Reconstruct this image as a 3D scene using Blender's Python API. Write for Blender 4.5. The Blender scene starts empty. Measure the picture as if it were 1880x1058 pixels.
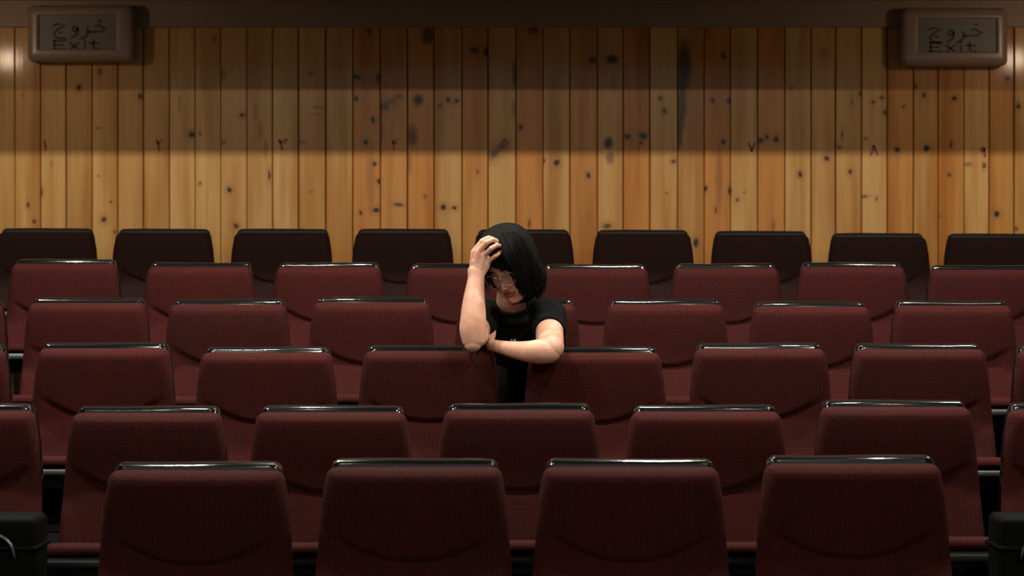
import bpy, bmesh, math, random
from mathutils import Vector, Matrix, Euler, noise
from math import pi, sin, cos, sqrt, radians
S = bpy.context.scene
COL = S.collection
rnd = random.Random(7)

# ---------------------------------------------------------------- camera, world, lights, exposure
F = 3883.0          # focal length in pixels of the 1880 px wide frame
ZC = 1.26           # camera height over the front row's floor
WALL = 10.15        # distance camera - planked wall
cam = bpy.data.cameras.new('camera'); camo = bpy.data.objects.new('camera', cam); COL.objects.link(camo)
camo.location = (0, 0, ZC); camo.rotation_euler = (pi/2, 0, 0)
cam.sensor_width = 36.0; cam.lens = F/1880*36
cam.clip_end = 60
cam.dof.use_dof = True; cam.dof.focus_distance = 7.05; cam.dof.aperture_fstop = 4.5
S.camera = camo
S.view_settings.view_transform = 'Standard'; S.view_settings.look = 'None'
S.view_settings.gamma = 1; S.view_settings.use_curve_mapping = False
S.view_settings.exposure = 0.0
W = bpy.data.worlds.new('world'); S.world = W; W.use_nodes = True
W.node_tree.nodes['Background'].inputs[0].default_value = (0.62, 0.60, 0.58, 1)
W.node_tree.nodes['Background'].inputs[1].default_value = 0.68

LAMPS = []
def disk_lamp(x, y, z, target, power, col, size=.2):
    l = bpy.data.lights.new('lamp', 'AREA'); l.shape = 'DISK'; l.size = size
    l.energy = power; l.color = col
    o = bpy.data.objects.new('lamp_light', l); COL.objects.link(o)
    o.location = (x, y, z)
    d = Vector(target) - o.location
    o.rotation_euler = d.to_track_quat('-Z', 'Y').to_euler()
    LAMPS.append(o); return o
# two rows of house lamps under the ceiling; the drop beam at the back cuts their light off the upper wall
ROW_A = (5.4, 2.467); ROW_B = (.56, 2.60); ROW_C = (7.2, 2.86)
for x in (-2.6, -1.35, 1.35, 2.6):
    disk_lamp(x, ROW_A[0], ZC+ROW_A[1], (x*.75, 8.4, ZC-.2), 49, (1, .89, .75), .11)
for x in (-2.3, -1.2, 1.2, 2.3):
    disk_lamp(x, ROW_B[0], ZC+ROW_B[1], (x*.8, 9.0, ZC+.2), 26, (1, .88, .72), .11)
for x in (-2.4, -.9, .6, 2.1):
    disk_lamp(x, ROW_C[0], ZC+ROW_C[1], (x, 7.2, ZC-.5), 66, (1, .92, .82), .11)
# wall sconces on the side walls close to the back wall
for s in (-1, 1):
    l = bpy.data.lights.new('sconce', 'POINT'); l.energy = 7; l.color = (1, .72, .5); l.shadow_soft_size = .045
    o = bpy.data.objects.new('sconce_light', l); COL.objects.link(o); o.location = (s*2.665, WALL-1.05, ZC+1.21)

# ---------------------------------------------------------------- helpers
def P(px, py, Y):
    return Vector(((px-940)*Y/F, Y, ZC+(529-py)*Y/F))
def obj(name, bm, mat, parent=None, smooth=True):
    me = bpy.data.meshes.new(name)
    if isinstance(bm, bmesh.types.BMesh):
        bmesh.ops.recalc_face_normals(bm, faces=bm.faces[:])
        bm.to_mesh(me); bm.free()
    else:
        me = bm
    for p in me.polygons: p.use_smooth = smooth
    if mat is not None and not me.materials: me.materials.append(mat)
    o = bpy.data.objects.new(name, me); COL.objects.link(o)
    if parent: o.parent = parent
    return o
def tag(o, label=None, cat=None, group=None, kind=None):
    if label: o['label'] = label
    if cat: o['category'] = cat
    if group: o['group'] = group
    if kind: o['kind'] = kind
    return o
def empty(name, loc=(0, 0, 0), parent=None):
    o = bpy.data.objects.new(name, None); COL.objects.link(o); o.location = loc
    o.empty_display_size = .1
    if parent: o.parent = parent
    return o
def add_box(bm, x0, x1, y0, y1, z0, z1, bev=0, seg=2):
    r = bmesh.ops.create_cube(bm, size=1)
    vs = r['verts']
    for v in vs:
        v.co = Vector(((x0+x1)/2+v.co.x*(x1-x0), (y0+y1)/2+v.co.y*(y1-y0), (z0+z1)/2+v.co.z*(z1-z0)))
    if bev:
        es = list({e for v in vs for e in v.link_edges})
        bmesh.ops.bevel(bm, geom=es, offset=bev, segments=seg, affect='EDGES', profile=.5)
def catmull(pts, n):
    out = []
    m = len(pts)
    for i in range(m-1):
        p0 = pts[max(i-1, 0)]; p1 = pts[i]; p2 = pts[i+1]; p3 = pts[min(i+2, m-1)]
        for k in range(n):
            t = k/n
            out.append([.5*((2*b)+(-a+c)*t+(2*a-5*b+4*c-d)*t*t+(-a+3*b-3*c+d)*t**3) for a, b, c, d in zip(p0, p1, p2, p3)])
    out.append(list(pts[-1])); return out
def add_tube(bm, pts, sub=6, sides=16, ref=None, caps=True):
    """pts: (Vector, r) or (Vector, rx, ry): elliptic; rx along the reference direction"""
    raw = [list(p[0])+[p[1], p[2] if len(p) > 2 else p[1]] for p in pts]
    q = catmull(raw, sub) if sub > 1 else raw
    C = [Vector(a[:3]) for a in q]
    R = [(max(a[3], 1e-4), max(a[4], 1e-4)) for a in q]
    n = len(C)
    T = [(C[min(i+1, n-1)]-C[max(i-1, 0)]).normalized() for i in range(n)]
    u = Vector(ref) if ref else T[0].orthogonal()
    rings = []
    def ring(c, u, v, ra, rb):
        return [bm.verts.new(c+u*ra*cos(2*pi*k/sides)+v*rb*sin(2*pi*k/sides)) for k in range(sides)]
    for i in range(n):
        base = Vector(ref) if ref else u
        u = (base-T[i]*base.dot(T[i])).normalized(); v = T[i].cross(u)
        if caps and i == 0:
            for a in (80, 60, 40, 20):
                f = cos(radians(a)); rings.append(ring(C[0]-T[0]*min(R[0])*sin(radians(a)), u, v, R[0][0]*f, R[0][1]*f))
        rings.append(ring(C[i], u, v, *R[i]))
        if caps and i == n-1:
            for a in (20, 40, 60, 80):
                f = cos(radians(a)); rings.append(ring(C[i]+T[i]*min(R[i])*sin(radians(a)), u, v, R[i][0]*f, R[i][1]*f))
    for a, b in zip(rings, rings[1:]):
        for k in range(sides):
            bm.faces.new((a[k], a[(k+1) % sides], b[(k+1) % sides], b[k]))
    bm.faces.new(rings[0][::-1]); bm.faces.new(rings[-1])
def add_ell(bm, c, r, rot=None, seg=24):
    g = bmesh.ops.create_uvsphere(bm, u_segments=seg, v_segments=seg//2, radius=1)
    M = Matrix.Translation(Vector(c)) @ (rot.to_4x4() if rot else Matrix()) @ Matrix.Diagonal((r[0], r[1], r[2], 1))
    bmesh.ops.transform(bm, matrix=M, verts=g['verts'])
def remeshed(bm, voxel, smooth=3, name='tmp'):
    me = bpy.data.meshes.new(name); bmesh.ops.recalc_face_normals(bm, faces=bm.faces[:]); bm.to_mesh(me); bm.free()
    o = bpy.data.objects.new(name, me); COL.objects.link(o)
    m = o.modifiers.new('r', 'REMESH'); m.mode = 'VOXEL'; m.voxel_size = voxel; m.adaptivity = 0
    if smooth:
        s = o.modifiers.new('s', 'SMOOTH'); s.iterations = smooth; s.factor = .5
    dg = bpy.context.evaluated_depsgraph_get(); dg.update()
    out = bpy.data.meshes.new_from_object(o.evaluated_get(dg))
    bpy.data.objects.remove(o); bpy.data.meshes.remove(me)
    return out
def smooth01(a, b, x):
    t = min(1, max(0, (x-a)/(b-a))); return t*t*(3-2*t)
def interp(tab, x):
    if x <= tab[0][0]: return tab[0][1]
    for (a, fa), (b, fb) in zip(tab, tab[1:]):
        if x <= b: return fa+(fb-fa)*(x-a)/(b-a)
    return tab[-1][1]

# ---------------------------------------------------------------- materials
def newmat(name):
    m = bpy.data.materials.new(name); m.use_nodes = True
    nt = m.node_tree; b = nt.nodes['Principled BSDF']
    return m, nt, b
def plain(name, col, rough=.6, metal=0, spec=.5, bump=0, bscale=200, coat=0):
    m, nt, b = newmat(name)
    b.inputs['Base Color'].default_value = (*col, 1); b.inputs['Roughness'].default_value = rough
    b.inputs['Metallic'].default_value = metal; b.inputs['Specular IOR Level'].default_value = spec
    b.inputs['Coat Weight'].default_value = coat
    tc = nt.nodes.new('ShaderNodeTexCoord'); n = nt.nodes.new('ShaderNodeTexNoise'); n.inputs['Scale'].default_value = bscale
    nt.links.new(tc.outputs['Object'], n.inputs['Vector'])
    mix = nt.nodes.new('ShaderNodeMix'); mix.data_type = 'RGBA'; mix.blend_type = 'MULTIPLY'; mix.inputs[0].default_value = .25
    mix.inputs[6].default_value = (*col, 1); nt.links.new(n.outputs['Fac'], mix.inputs[7])
    nt.links.new(mix.outputs[2], b.inputs['Base Color'])
    if bump:
        bp = nt.nodes.new('ShaderNodeBump'); bp.inputs['Strength'].default_value = bump; bp.inputs['Distance'].default_value = .002
        nt.links.new(n.outputs['Fac'], bp.inputs['Height']); nt.links.new(bp.outputs[0], b.inputs['Normal'])
    return m
def fabric(name, c1, c2, sheen=.25):
    m, nt, b = newmat(name); N = nt.nodes.new; L = nt.links.new
    tc = N('ShaderNodeTexCoord'); sx = N('ShaderNodeSeparateXYZ'); L(tc.outputs['Object'], sx.inputs[0])
    def math_(op, a, b_=None):
        n = N('ShaderNodeMath'); n.operation = op
        for i, v in enumerate((a, b_)):
            if v is None: continue
            if isinstance(v, (int, float)): n.inputs[i].default_value = v
            else: L(v, n.inputs[i])
        return n.outputs[0]
    k = 2*pi/.026
    a = math_('SINE', math_('MULTIPLY', math_('ADD', sx.outputs[0], sx.outputs[2]), k))
    c = math_('SINE', math_('MULTIPLY', math_('SUBTRACT', sx.outputs[0], sx.outputs[2]), k))
    dots = math_('MULTIPLY', a, c)
    mr = N('ShaderNodeMapRange'); mr.inputs[1].default_value = .2; mr.inputs[2].default_value = .9; L(dots, mr.inputs[0])
    no = N('ShaderNodeTexNoise'); no.inputs['Scale'].default_value = 150; no.inputs['Detail'].default_value = 3; L(tc.outputs['Object'], no.inputs[0])
    nr = N('ShaderNodeMapRange'); nr.inputs[1].default_value = .38; nr.inputs[2].default_value = .66; L(no.outputs['Fac'], nr.inputs[0])
    big = N('ShaderNodeTexNoise'); big.inputs['Scale'].default_value = 7; L(tc.outputs['Object'], big.inputs[0])
    f = math_('ADD', math_('MULTIPLY', mr.outputs[0], .32), math_('MULTIPLY', nr.outputs[0], .36))
    f = math_('ADD', f, math_('MULTIPLY', big.outputs['Fac'], .25))
    oi = N('ShaderNodeObjectInfo'); f = math_('ADD', f, math_('MULTIPLY', oi.outputs['Random'], .12))
    mx = N('ShaderNodeMix'); mx.data_type = 'RGBA'; mx.inputs[6].default_value = (*c1, 1); mx.inputs[7].default_value = (*c2, 1)
    L(f, mx.inputs[0]); L(mx.outputs[2], b.inputs['Base Color'])
    b.inputs['Roughness'].default_value = .95; b.inputs['Specular IOR Level'].default_value = .12
    b.inputs['Sheen Weight'].default_value = sheen; b.inputs['Sheen Roughness'].default_value = .45
    b.inputs['Sheen Tint'].default_value = (c2[0]/c2[0], .25, .25, 1)
    bp = N('ShaderNodeBump'); bp.inputs['Strength'].default_value = .5; bp.inputs['Distance'].default_value = .0015
    L(no.outputs['Fac'], bp.inputs['Height']); L(bp.outputs[0], b.inputs['Normal'])
    return m
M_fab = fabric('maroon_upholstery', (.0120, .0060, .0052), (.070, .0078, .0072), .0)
M_fab6 = fabric('shaded_maroon_upholstery', (.012, .0055, .0050), (.020, .0075, .007), .0)  # last row's maroon with the shade painted into its colour
M_shell = plain('black_gloss_plastic', (.005, .006, .0065), .09, 0, .6, 0, 60)
M_pan = plain('grey_black_plastic', (.055, .064, .064), .4, 0, .5, .1, 80)
M_leg = plain('black_metal', (.012, .013, .014), .5, 0, .4)
M_carpet = plain('black_carpet', (.004, .004, .0045), .95, 0, .1, .6, 300)
M_dark = plain('brown_wall_paint', (.14, .11, .08), .8, 0, .2)
M_board = plain('dark_stained_wood', (.30, .21, .135), .45, 0, .3, .2, 40)
M_case = plain('black_case_vinyl', (.0025, .0035, .0035), .6, 0, .04, .5, 400)
M_chrome = plain('worn_chrome', (.16, .16, .16), .25, 1, .5)
M_red = plain('red_paint', (.34, .018, .012), .5)
M_groove = plain('groove_dark', (.10, .05, .02), .9)

# ---------------------------------------------------------------- setting: floor tiers, walls, ceiling, beam
ROWD = [5.30, 6.20, 7.10, 8.00, 8.90, 9.80]
HTOP = [.433, .345, .190, .041, -.105, -.270]        # camera height minus the top of each row's backs
TOP = .83
FLOORZ = [ZC-h-TOP for h in HTOP]
bm = bmesh.new(); add_box(bm, -4, 4, -2.5, ROWD[0]-.04+.12, -.2, FLOORZ[0]); obj('floor', bm, M_carpet, smooth=False)['kind'] = 'structure'
for k in range(1, 6):
    y0 = ROWD[k-1]+.12-.04; y1 = ROWD[k]+.08 if k < 5 else WALL+.1
    bm = bmesh.new(); add_box(bm, -4, 4, y0, y1, -.2, FLOORZ[k], .01, 1)
    o = obj('floor', bm, M_carpet, smooth=False); o['kind'] = 'structure'
bm = bmesh.new(); add_box(bm, -4.1, -4, -2.5, WALL+.2, -.2, 4.4); tag(obj('wall_left', bm, M_dark, smooth=False), kind='structure')
bm = bmesh.new(); add_box(bm, 4, 4.1, -2.5, WALL+.2, -.2, 4.4); tag(obj('wall_right', bm, M_dark, smooth=False), kind='structure')
bm = bmesh.new(); add_box(bm, -4.1, 4.1, -2.5, WALL+.2, 4.3, 4.4); tag(obj('ceiling', bm, M_dark, smooth=False), kind='structure')
# drop beam hanging from the ceiling in front of the back wall (outside the frame)
bm = bmesh.new(); add_box(bm, -4, 4, 8.70, 8.82, ZC+1.20, 4.3); tag(obj('trim_1', bm, M_dark, smooth=False), kind='structure')

# back wall: backing, planks, head board
wall = bpy.data.objects.new('wall_back', None); COL.objects.link(wall); wall.location = (0, WALL, FLOORZ[5]); wall['kind'] = 'structure'
bpy.data.objects.remove(wall)
bm = bmesh.new(); add_box(bm, -4, 4, WALL+.022, WALL+.12, FLOORZ[5]-.3, 4.3)
wall = obj('wall_back', bm, M_groove, smooth=False); wall['kind'] = 'structure'

JX = [27, 74, 121, 169, 216, 263, 311, 358, 405, 453, 500, 548, 598, 648, 698, 748, 797, 848, 896, 947, 997, 1046, 1097, 1144,
      1193, 1244, 1293, 1341, 1391, 1441, 1489, 1534, 1582, 1629, 1677, 1723, 1770, 1816, 1862]
for k in range(6):
    JX.insert(0, JX[0]-48); JX.append(JX[-1]+47)
KN = [(145,160,5,6,.8),(184,131,5,7,.5),(257,177,5,6,.7),(181,235,4,2,.5),(352,247,6,6,.9),(367,245,2,3,.8),(411,261,4,4,.5),(445,211,5,4,.8),
 (408,136,7,12,.4),(394,72,4,4,.5),(376,162,2,2,.6),(52,376,3,5,.7),(63,407,3,4,.7),(76,352,3,9,.6),(204,370,2,2,.9),(191,403,5,5,.8),(367,338,2,3,.7),
 (421,349,4,5,.9),(433,415,5,5,.8),(181,323,2,2,.5),(211,427,3,5,.5),(43,176,2,2,.4),(95,300,2,9,.3),
 (571,135,5,3,.5),(656,141,8,5,.95),(694,144,4,9,.9),(654,180,4,6,.95),(685,220,4,5,.9),(672,261,4,6,.95),(688,300,4,4,.9),(695,333,3,5,.8),(662,391,3,4,.8),(690,386,6,5,.95),
 (585,197,16,3,.35),(580,209,12,3,.3),(768,184,10,12,.95),(757,250,10,20,.65),(707,195,9,8,.7),(720,186,10,6,.5),(732,177,9,5,.5),(822,183,4,5,.9),(838,186,4,4,.9),(807,194,4,4,.6),
 (814,381,5,5,.9),(834,381,4,4,.9),(732,376,9,3,.7),(871,93,9,6,.7),(893,95,5,9,.8),(494,322,3,10,.7),(927,262,8,7,.5),(915,275,8,7,.45),(903,288,6,8,.45),(678,57,5,6,.6),
 (785,65,12,16,.7),(571,352,5,2,.4),(877,315,3,5,.5),(780,361,4,6,.4),(553,261,8,3,.4),
 (956,234,4,6,.9),(1022,299,6,6,.9),(999,294,2,4,.7),(1080,322,4,5,1),(1088,111,7,9,.7),(1124,109,11,9,.8),(1117,263,9,12,.95),(1120,290,8,12,.5),(1126,150,6,20,.35),
 (1153,250,7,6,.95),(1181,249,9,7,.95),(1213,181,4,5,.8),(1219,203,4,5,.8),(1236,296,5,4,.7),(1224,354,2,2,.7),(1256,120,14,50,.75),(1252,190,9,50,.75),(1248,245,5,30,.7),
 (1328,102,5,8,.7),(1308,184,4,6,.95),(1337,185,4,6,.95),(1328,261,4,5,.9),(1296,346,3,5,.9),(1339,350,3,7,.8),(1314,386,2,8,.7),(1354,367,3,4,.6),(1367,354,2,2,.6),(1278,445,5,9,.9),
 (1397,258,6,5,.95),(972,411,3,9,.6),(1115,415,8,5,.7),(979,54,10,9,.6),(943,136,4,28,.6),(943,200,4,20,.4),
 (1408,252,4,4,.95),(1425,255,5,6,.95),(1518,292,5,5,.95),(1469,320,4,5,.9),(1561,315,4,5,.8),(1603,187,3,3,.8),(1620,179,4,3,.7),(1625,206,4,5,.7),(1659,196,3,3,.7),(1680,159,4,6,.6),
 (1695,174,3,4,.8),(1752,181,5,5,.9),(1850,144,5,6,.9),(1870,195,4,5,.8),(1647,275,5,5,.9),(1701,272,6,6,.9),(1746,265,3,7,.7),(1590,254,3,2,.6),(1777,302,7,4,.4),(1807,304,3,5,.7),
 (1743,321,4,4,.6),(1830,393,5,6,.9),(1546,247,2,8,.7),(1541,271,5,4,.6),(1587,361,6,3,.6),(1609,365,2,3,.6),(1725,397,2,3,.5),(1866,420,3,5,.6),(1453,161,4,3,.5),(1578,172,4,4,.6),
 (1565,186,3,9,.4),(1513,97,8,8,.3),(1420,415,3,10,.4),(700,230,3,60,.35),(468,205,5,20,.25),(478,240,5,20,.3),(488,275,5,20,.3),(922,268,10,7,.6),(908,282,8,8,.55),(680,330,9,60,.22),(750,300,6,20,.3),(1320,330,8,60,.3),(330,190,3,20,.3)]
PALE, MID, ORA, RED = (.52, .300, .098), (.48, .262, .080), (.47, .215, .050), (.46, .190, .038)
def plank_col(xc):
    for a, b, c in ((0,50,MID),(216,263,MID),(453,500,MID),(500,648,PALE),(648,698,RED),(698,748,ORA),(748,797,RED),(797,848,MID),(848,896,ORA),(896,947,MID),(947,997,RED),
                    (1046,1097,ORA),(1097,1144,MID),(1144,1193,RED),(1244,1293,MID),(1293,1341,RED),(1391,1441,RED),(1489,1534,MID),(1629,1677,ORA),(1723,1770,ORA),(1816,1862,ORA)):
        if a <= xc < b: return c
    return PALE if int(xc/47) % 3 else MID
# shared wood grain group
ng = bpy.data.node_groups.new('knot', 'ShaderNodeTree')
for nm, tp in (('Pos', 'NodeSocketVector'), ('Center', 'NodeSocketVector'), ('InvR', 'NodeSocketVector'), ('Strength', 'NodeSocketFloat')):
    ng.interface.new_socket(nm, in_out='INPUT', socket_type=tp)
ng.interface.new_socket('Mask', in_out='OUTPUT', socket_type='NodeSocketFloat')
gi = ng.nodes.new('NodeGroupInput'); go = ng.nodes.new('NodeGroupOutput')
a = ng.nodes.new('ShaderNodeVectorMath'); a.operation = 'SUBTRACT'; ng.links.new(gi.outputs['Pos'], a.inputs[0]); ng.links.new(gi.outputs['Center'], a.inputs[1])
b = ng.nodes.new('ShaderNodeVectorMath'); b.operation = 'MULTIPLY'; ng.links.new(a.outputs[0], b.inputs[0]); ng.links.new(gi.outputs['InvR'], b.inputs[1])
c = ng.nodes.new('ShaderNodeVectorMath'); c.operation = 'LENGTH'; ng.links.new(b.outputs[0], c.inputs[0])
d = ng.nodes.new('ShaderNodeMapRange'); d.interpolation_type = 'SMOOTHSTEP'; d.inputs[1].default_value = 1.25; d.inputs[2].default_value = .35; ng.links.new(c.outputs['Value'], d.inputs[0])
e = ng.nodes.new('ShaderNodeMath'); e.operation = 'MULTIPLY'; ng.links.new(d.outputs[0], e.inputs[0]); ng.links.new(gi.outputs['Strength'], e.inputs[1])
ng.links.new(e.outputs[0], go.inputs['Mask'])
def plank_mat(col, knots, seed):
    m, nt, bs = newmat('knotty_pine'); N = nt.nodes.new; L = nt.links.new
    tc = N('ShaderNodeTexCoord')
    off = N('ShaderNodeVectorMath'); off.operation = 'ADD'; off.inputs[1].default_value = (seed*3.7, seed*1.3, seed*5.1); L(tc.outputs['Object'], off.inputs[0])
    w = N('ShaderNodeTexNoise'); w.inputs['Scale'].default_value = 25; w.inputs['Detail'].default_value = 3; L(off.outputs[0], w.inputs[0])
    ws = N('ShaderNodeVectorMath'); ws.operation = 'SUBTRACT'; L(w.outputs['Color'], ws.inputs[0]); ws.inputs[1].default_value = (.5, .5, .5)
    wm = N('ShaderNodeVectorMath'); wm.operation = 'MULTIPLY'; L(ws.outputs[0], wm.inputs[0]); wm.inputs[1].default_value = (.014, 0, .02)
    pos = N('ShaderNodeVectorMath'); pos.operation = 'ADD'; L(tc.outputs['Object'], pos.inputs[0]); L(wm.outputs[0], pos.inputs[1])
    # long grain
    mp = N('ShaderNodeMapping'); mp.inputs['Scale'].default_value = (60, 1, 1.6); L(off.outputs[0], mp.inputs[0])
    g = N('ShaderNodeTexNoise'); g.inputs['Scale'].default_value = 1; g.inputs['Detail'].default_value = 5; g.inputs['Roughness'].default_value = .65; L(mp.outputs[0], g.inputs[0])
    mp2 = N('ShaderNodeMapping'); mp2.inputs['Scale'].default_value = (11, 1, .9); L(off.outputs[0], mp2.inputs[0])
    g2 = N('ShaderNodeTexNoise'); g2.inputs['Scale'].default_value = 1; g2.inputs['Detail'].default_value = 2; L(mp2.outputs[0], g2.inputs[0])
    r1 = N('ShaderNodeMix'); r1.data_type = 'RGBA'
    r1.inputs[6].default_value = (col[0]*1.07, col[1]*1.09, col[2]*1.15, 1); r1.inputs[7].default_value = (col[0]*.80, col[1]*.63, col[2]*.42, 1)
    mr = N('ShaderNodeMapRange'); mr.inputs[1].default_value = .44; mr.inputs[2].default_value = .66; L(g2.outputs['Fac'], mr.inputs[0]); L(mr.outputs[0], r1.inputs[0])
    r2 = N('ShaderNodeMix'); r2.data_type = 'RGBA'; r2.blend_type = 'MULTIPLY'; r2.inputs[0].default_value = .8
    cr = N('ShaderNodeMapRange'); cr.inputs[1].default_value = .3; cr.inputs[2].default_value = .7; cr.inputs[3].default_value = 1.06; cr.inputs[4].default_value = .84; L(g.outputs['Fac'], cr.inputs[0])
    L(r1.outputs[2], r2.inputs[6]); L(cr.outputs[0], r2.inputs[7])
    col_out = r2.outputs[2]
    for (cx, cz, rx, rz, st) in knots:
        halo = max(rx, rz) < .03
        for mul, s2, kc in (((2.4, .55, (.30, .135, .045)),) if halo else ()) + ((1.0, min(1, st*1.15), (.022, .011, .006)),):
            gr = N('ShaderNodeGroup'); gr.node_tree = ng
            L(pos.outputs[0], gr.inputs['Pos']); gr.inputs['Center'].default_value = (cx, 0, cz)
            gr.inputs['InvR'].default_value = (1/(rx*mul*1.15), 0, 1/(rz*mul*1.15)); gr.inputs['Strength'].default_value = s2*(st if mul > 1 else 1)
            mk = N('ShaderNodeMix'); mk.data_type = 'RGBA'; L(gr.outputs[0], mk.inputs[0]); L(col_out, mk.inputs[6]); mk.inputs[7].default_value = (*kc, 1)
            col_out = mk.outputs[2]
    L(col_out, bs.inputs['Base Color'])
    bs.inputs['Roughness'].default_value = .5; bs.inputs['Coat Weight'].default_value = .35; bs.inputs['Coat Roughness'].default_value = .13
    bs.inputs['Specular IOR Level'].default_value = .15
    bp = N('ShaderNodeBump'); bp.inputs['Strength'].default_value = .25; bp.inputs['Distance'].default_value = .001
    L(g.outputs['Fac'], bp.inputs['Height']); L(bp.outputs[0], bs.inputs['Normal']); L(bp.outputs[0], bs.inputs['Coat Normal'])
    return m
PLANK_TOP = (529-51)*WALL/F
for i, (xa, xb) in enumerate(zip(JX, JX[1:])):
    x0 = (xa-940)*WALL/F; x1 = (xb-940)*WALL/F; xc = (x0+x1)/2; hw = (x1-x0)/2
    kn = [((kx-940)*WALL/F-xc, (529-ky)*WALL/F, rx*WALL/F, ry*WALL/F, st) for kx, ky, rx, ry, st in KN if xa-2 <= kx < xb-2 or (xa < kx-rx*.5 and kx+rx*.3 < xb)]
    mat = plank_mat(plank_col((xa+xb)/2), kn, i+1)
    bm = bmesh.new()
    jig = rnd.uniform(-.0012, .0012); ch = .0035; g = rnd.choice((.0008, .0013, .002))
    z0 = FLOORZ[5]-ZC; z1 = PLANK_TOP
    prof = [(-hw+g, .022), (-hw+g, .006), (-hw+g+ch, jig), (hw-g-ch, jig), (hw-g, .006), (hw-g, .022)]
    lo = [bm.verts.new((px, py, z0)) for px, py in prof]; hi = [bm.verts.new((px, py, z1)) for px, py in prof]
    for k in range(5): bm.faces.new((lo[k], lo[k+1], hi[k+1], hi[k]))
    bm.faces.new(lo); bm.faces.new(hi[::-1])
    o = obj('plank', bm, mat, None, smooth=False); o.location = (xc, WALL, ZC); o.parent = wall
# head board over the planks
bm = bmesh.new(); add_box(bm, -4, 4, WALL-.018, WALL+.022, ZC+PLANK_TOP, ZC+PLANK_TOP+.36, .004, 1)
tag(obj('trim_2', bm, M_board, smooth=False), kind='structure')
bm = bmesh.new(); add_box(bm, -4, 4, WALL-.012, WALL, FLOORZ[5], FLOORZ[5]+.42, .003, 1)  # tall skirting added in place of the shade under the rear seats
tag(obj('baseboard_shade_back', bm, M_board, smooth=False), kind='structure')

# flat strokes: painted numerals and sign lettering
def add_stroke(bm, pts, w, y, th):
    """pts in (x,z) metres on a plane facing -Y; slab of thickness th standing proud of y"""
    n = len(pts)
    L, R = [], []
    for i in range(n):
        a = Vector(pts[max(i-1, 0)]); b = Vector(pts[min(i+1, n-1)]); t = (b-a).normalized(); nn = Vector((-t.y, t.x))
        p = Vector(pts[i])
        if i == 0: p = p-t*w*.35
        if i == n-1: p = p+t*w*.35
        ww = w/2*(.8 if i in (0, n-1) else 1)
        L.append(p+nn*ww); R.append(p-nn*ww)
    poly = L+R[::-1]
    f = [bm.verts.new((p.x, y-th, p.y)) for p in poly]; bk = [bm.verts.new((p.x, y, p.y)) for p in poly]
    m = len(poly)
    for i in range(n-1):
        j = m-1-i
        bm.faces.new((f[i], f[i+1], f[j-1], f[j])); bm.faces.new((bk[i], bk[i+1], bk[j-1], bk[j]))
    for i in range(m): bm.faces.new((f[i], f[(i+1) % m], bk[(i+1) % m], bk[i]))
def circ(cx, cy, r, n=9, a0=0, a1=2*pi):
    return [(cx+r*cos(a0+(a1-a0)*k/n), cy+r*sin(a0+(a1-a0)*k/n)) for k in range(n+1)]
NUM = {'one': [[(82,258),(83,266),(84,275)]],
 'two': [[(287,258),(290,264),(296,257)],[(289,261),(291,268),(292,276)]],
 'three': [[(512,257),(515,263),(519,258),(522,262),(526,256)],[(514,260),(516,267),(518,274)]],
 'four': [[(720,258),(722,264),(730,263)],[(730,256),(725,258),(725,262)],[(721,259),(723,268),(724,275)]],
 'five': [[(926,255),(920,263),(921,268),(926,264),(931,268),(932,262),(926,255)]],
 'six': [[(1183,256),(1176,258),(1175,263),(1182,263)],[(1176,262),(1174,269),(1172,276)]],
 'seven': [[(1374,262),(1377,269),(1380,277)],[(1386,262),(1383,269),(1380,277)]],
 'eight': [[(1599,284),(1602,276),(1604,268)],[(1611,284),(1608,276),(1604,268)]],
 'nine': [circ(1804,274,3.2), [(1807,274),(1807,280),(1808,287)]]}
for nm, st in NUM.items():
    bm = bmesh.new()
    for s in st:
        add_stroke(bm, [((x-940)*WALL/F, ZC+(529-y)*WALL/F) for x, y in s], (4.6 if nm not in ('four', 'five', 'six') else 3.4)*WALL/F, WALL-.0008, .0012)
    o = obj('painted_numeral', bm, M_red, wall, smooth=False); o['label'] = 'small red painted Persian numeral %s' % nm

# ---------------------------------------------------------------- theatre seats
WT = [(0, .214), (.02, .218), (.1, .231), (.2, .239), (.3, .246), (.42, .253)]
def half_w(zt): return interp(WT, zt)
def y_front(x, zt):
    """front of the padded back; y=0 at the top, towards the viewer negative"""
    up = -.058-.012*smooth01(0, .06, zt)+.016*smooth01(.06, .26, zt)+.22*x*x
    lo = -.044-.40*max(0, zt-.25)-.05*min(0, zt-.25)+.05*x*x
    zc = .25-1.75*x*x
    fade = smooth01(.222, .15, abs(x))
    lo2 = up*(1-fade)+lo*fade if zt < .30 else lo*1.0
    blend = smooth01(.25, .31, zt)
    lo2 = (up*(1-fade)+lo*fade)*(1-blend)+lo*blend
    t = smooth01(zc-.006, zc+.008, zt)
    groove = .006*math.exp(-((zt-zc-.006)/.006)**2)*fade
    return up*(1-t)+lo2*t+groove
def cosgrid(n):   # clustered towards both ends, -1..1
    return [-cos(pi*k/n) for k in range(n+1)]
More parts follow.
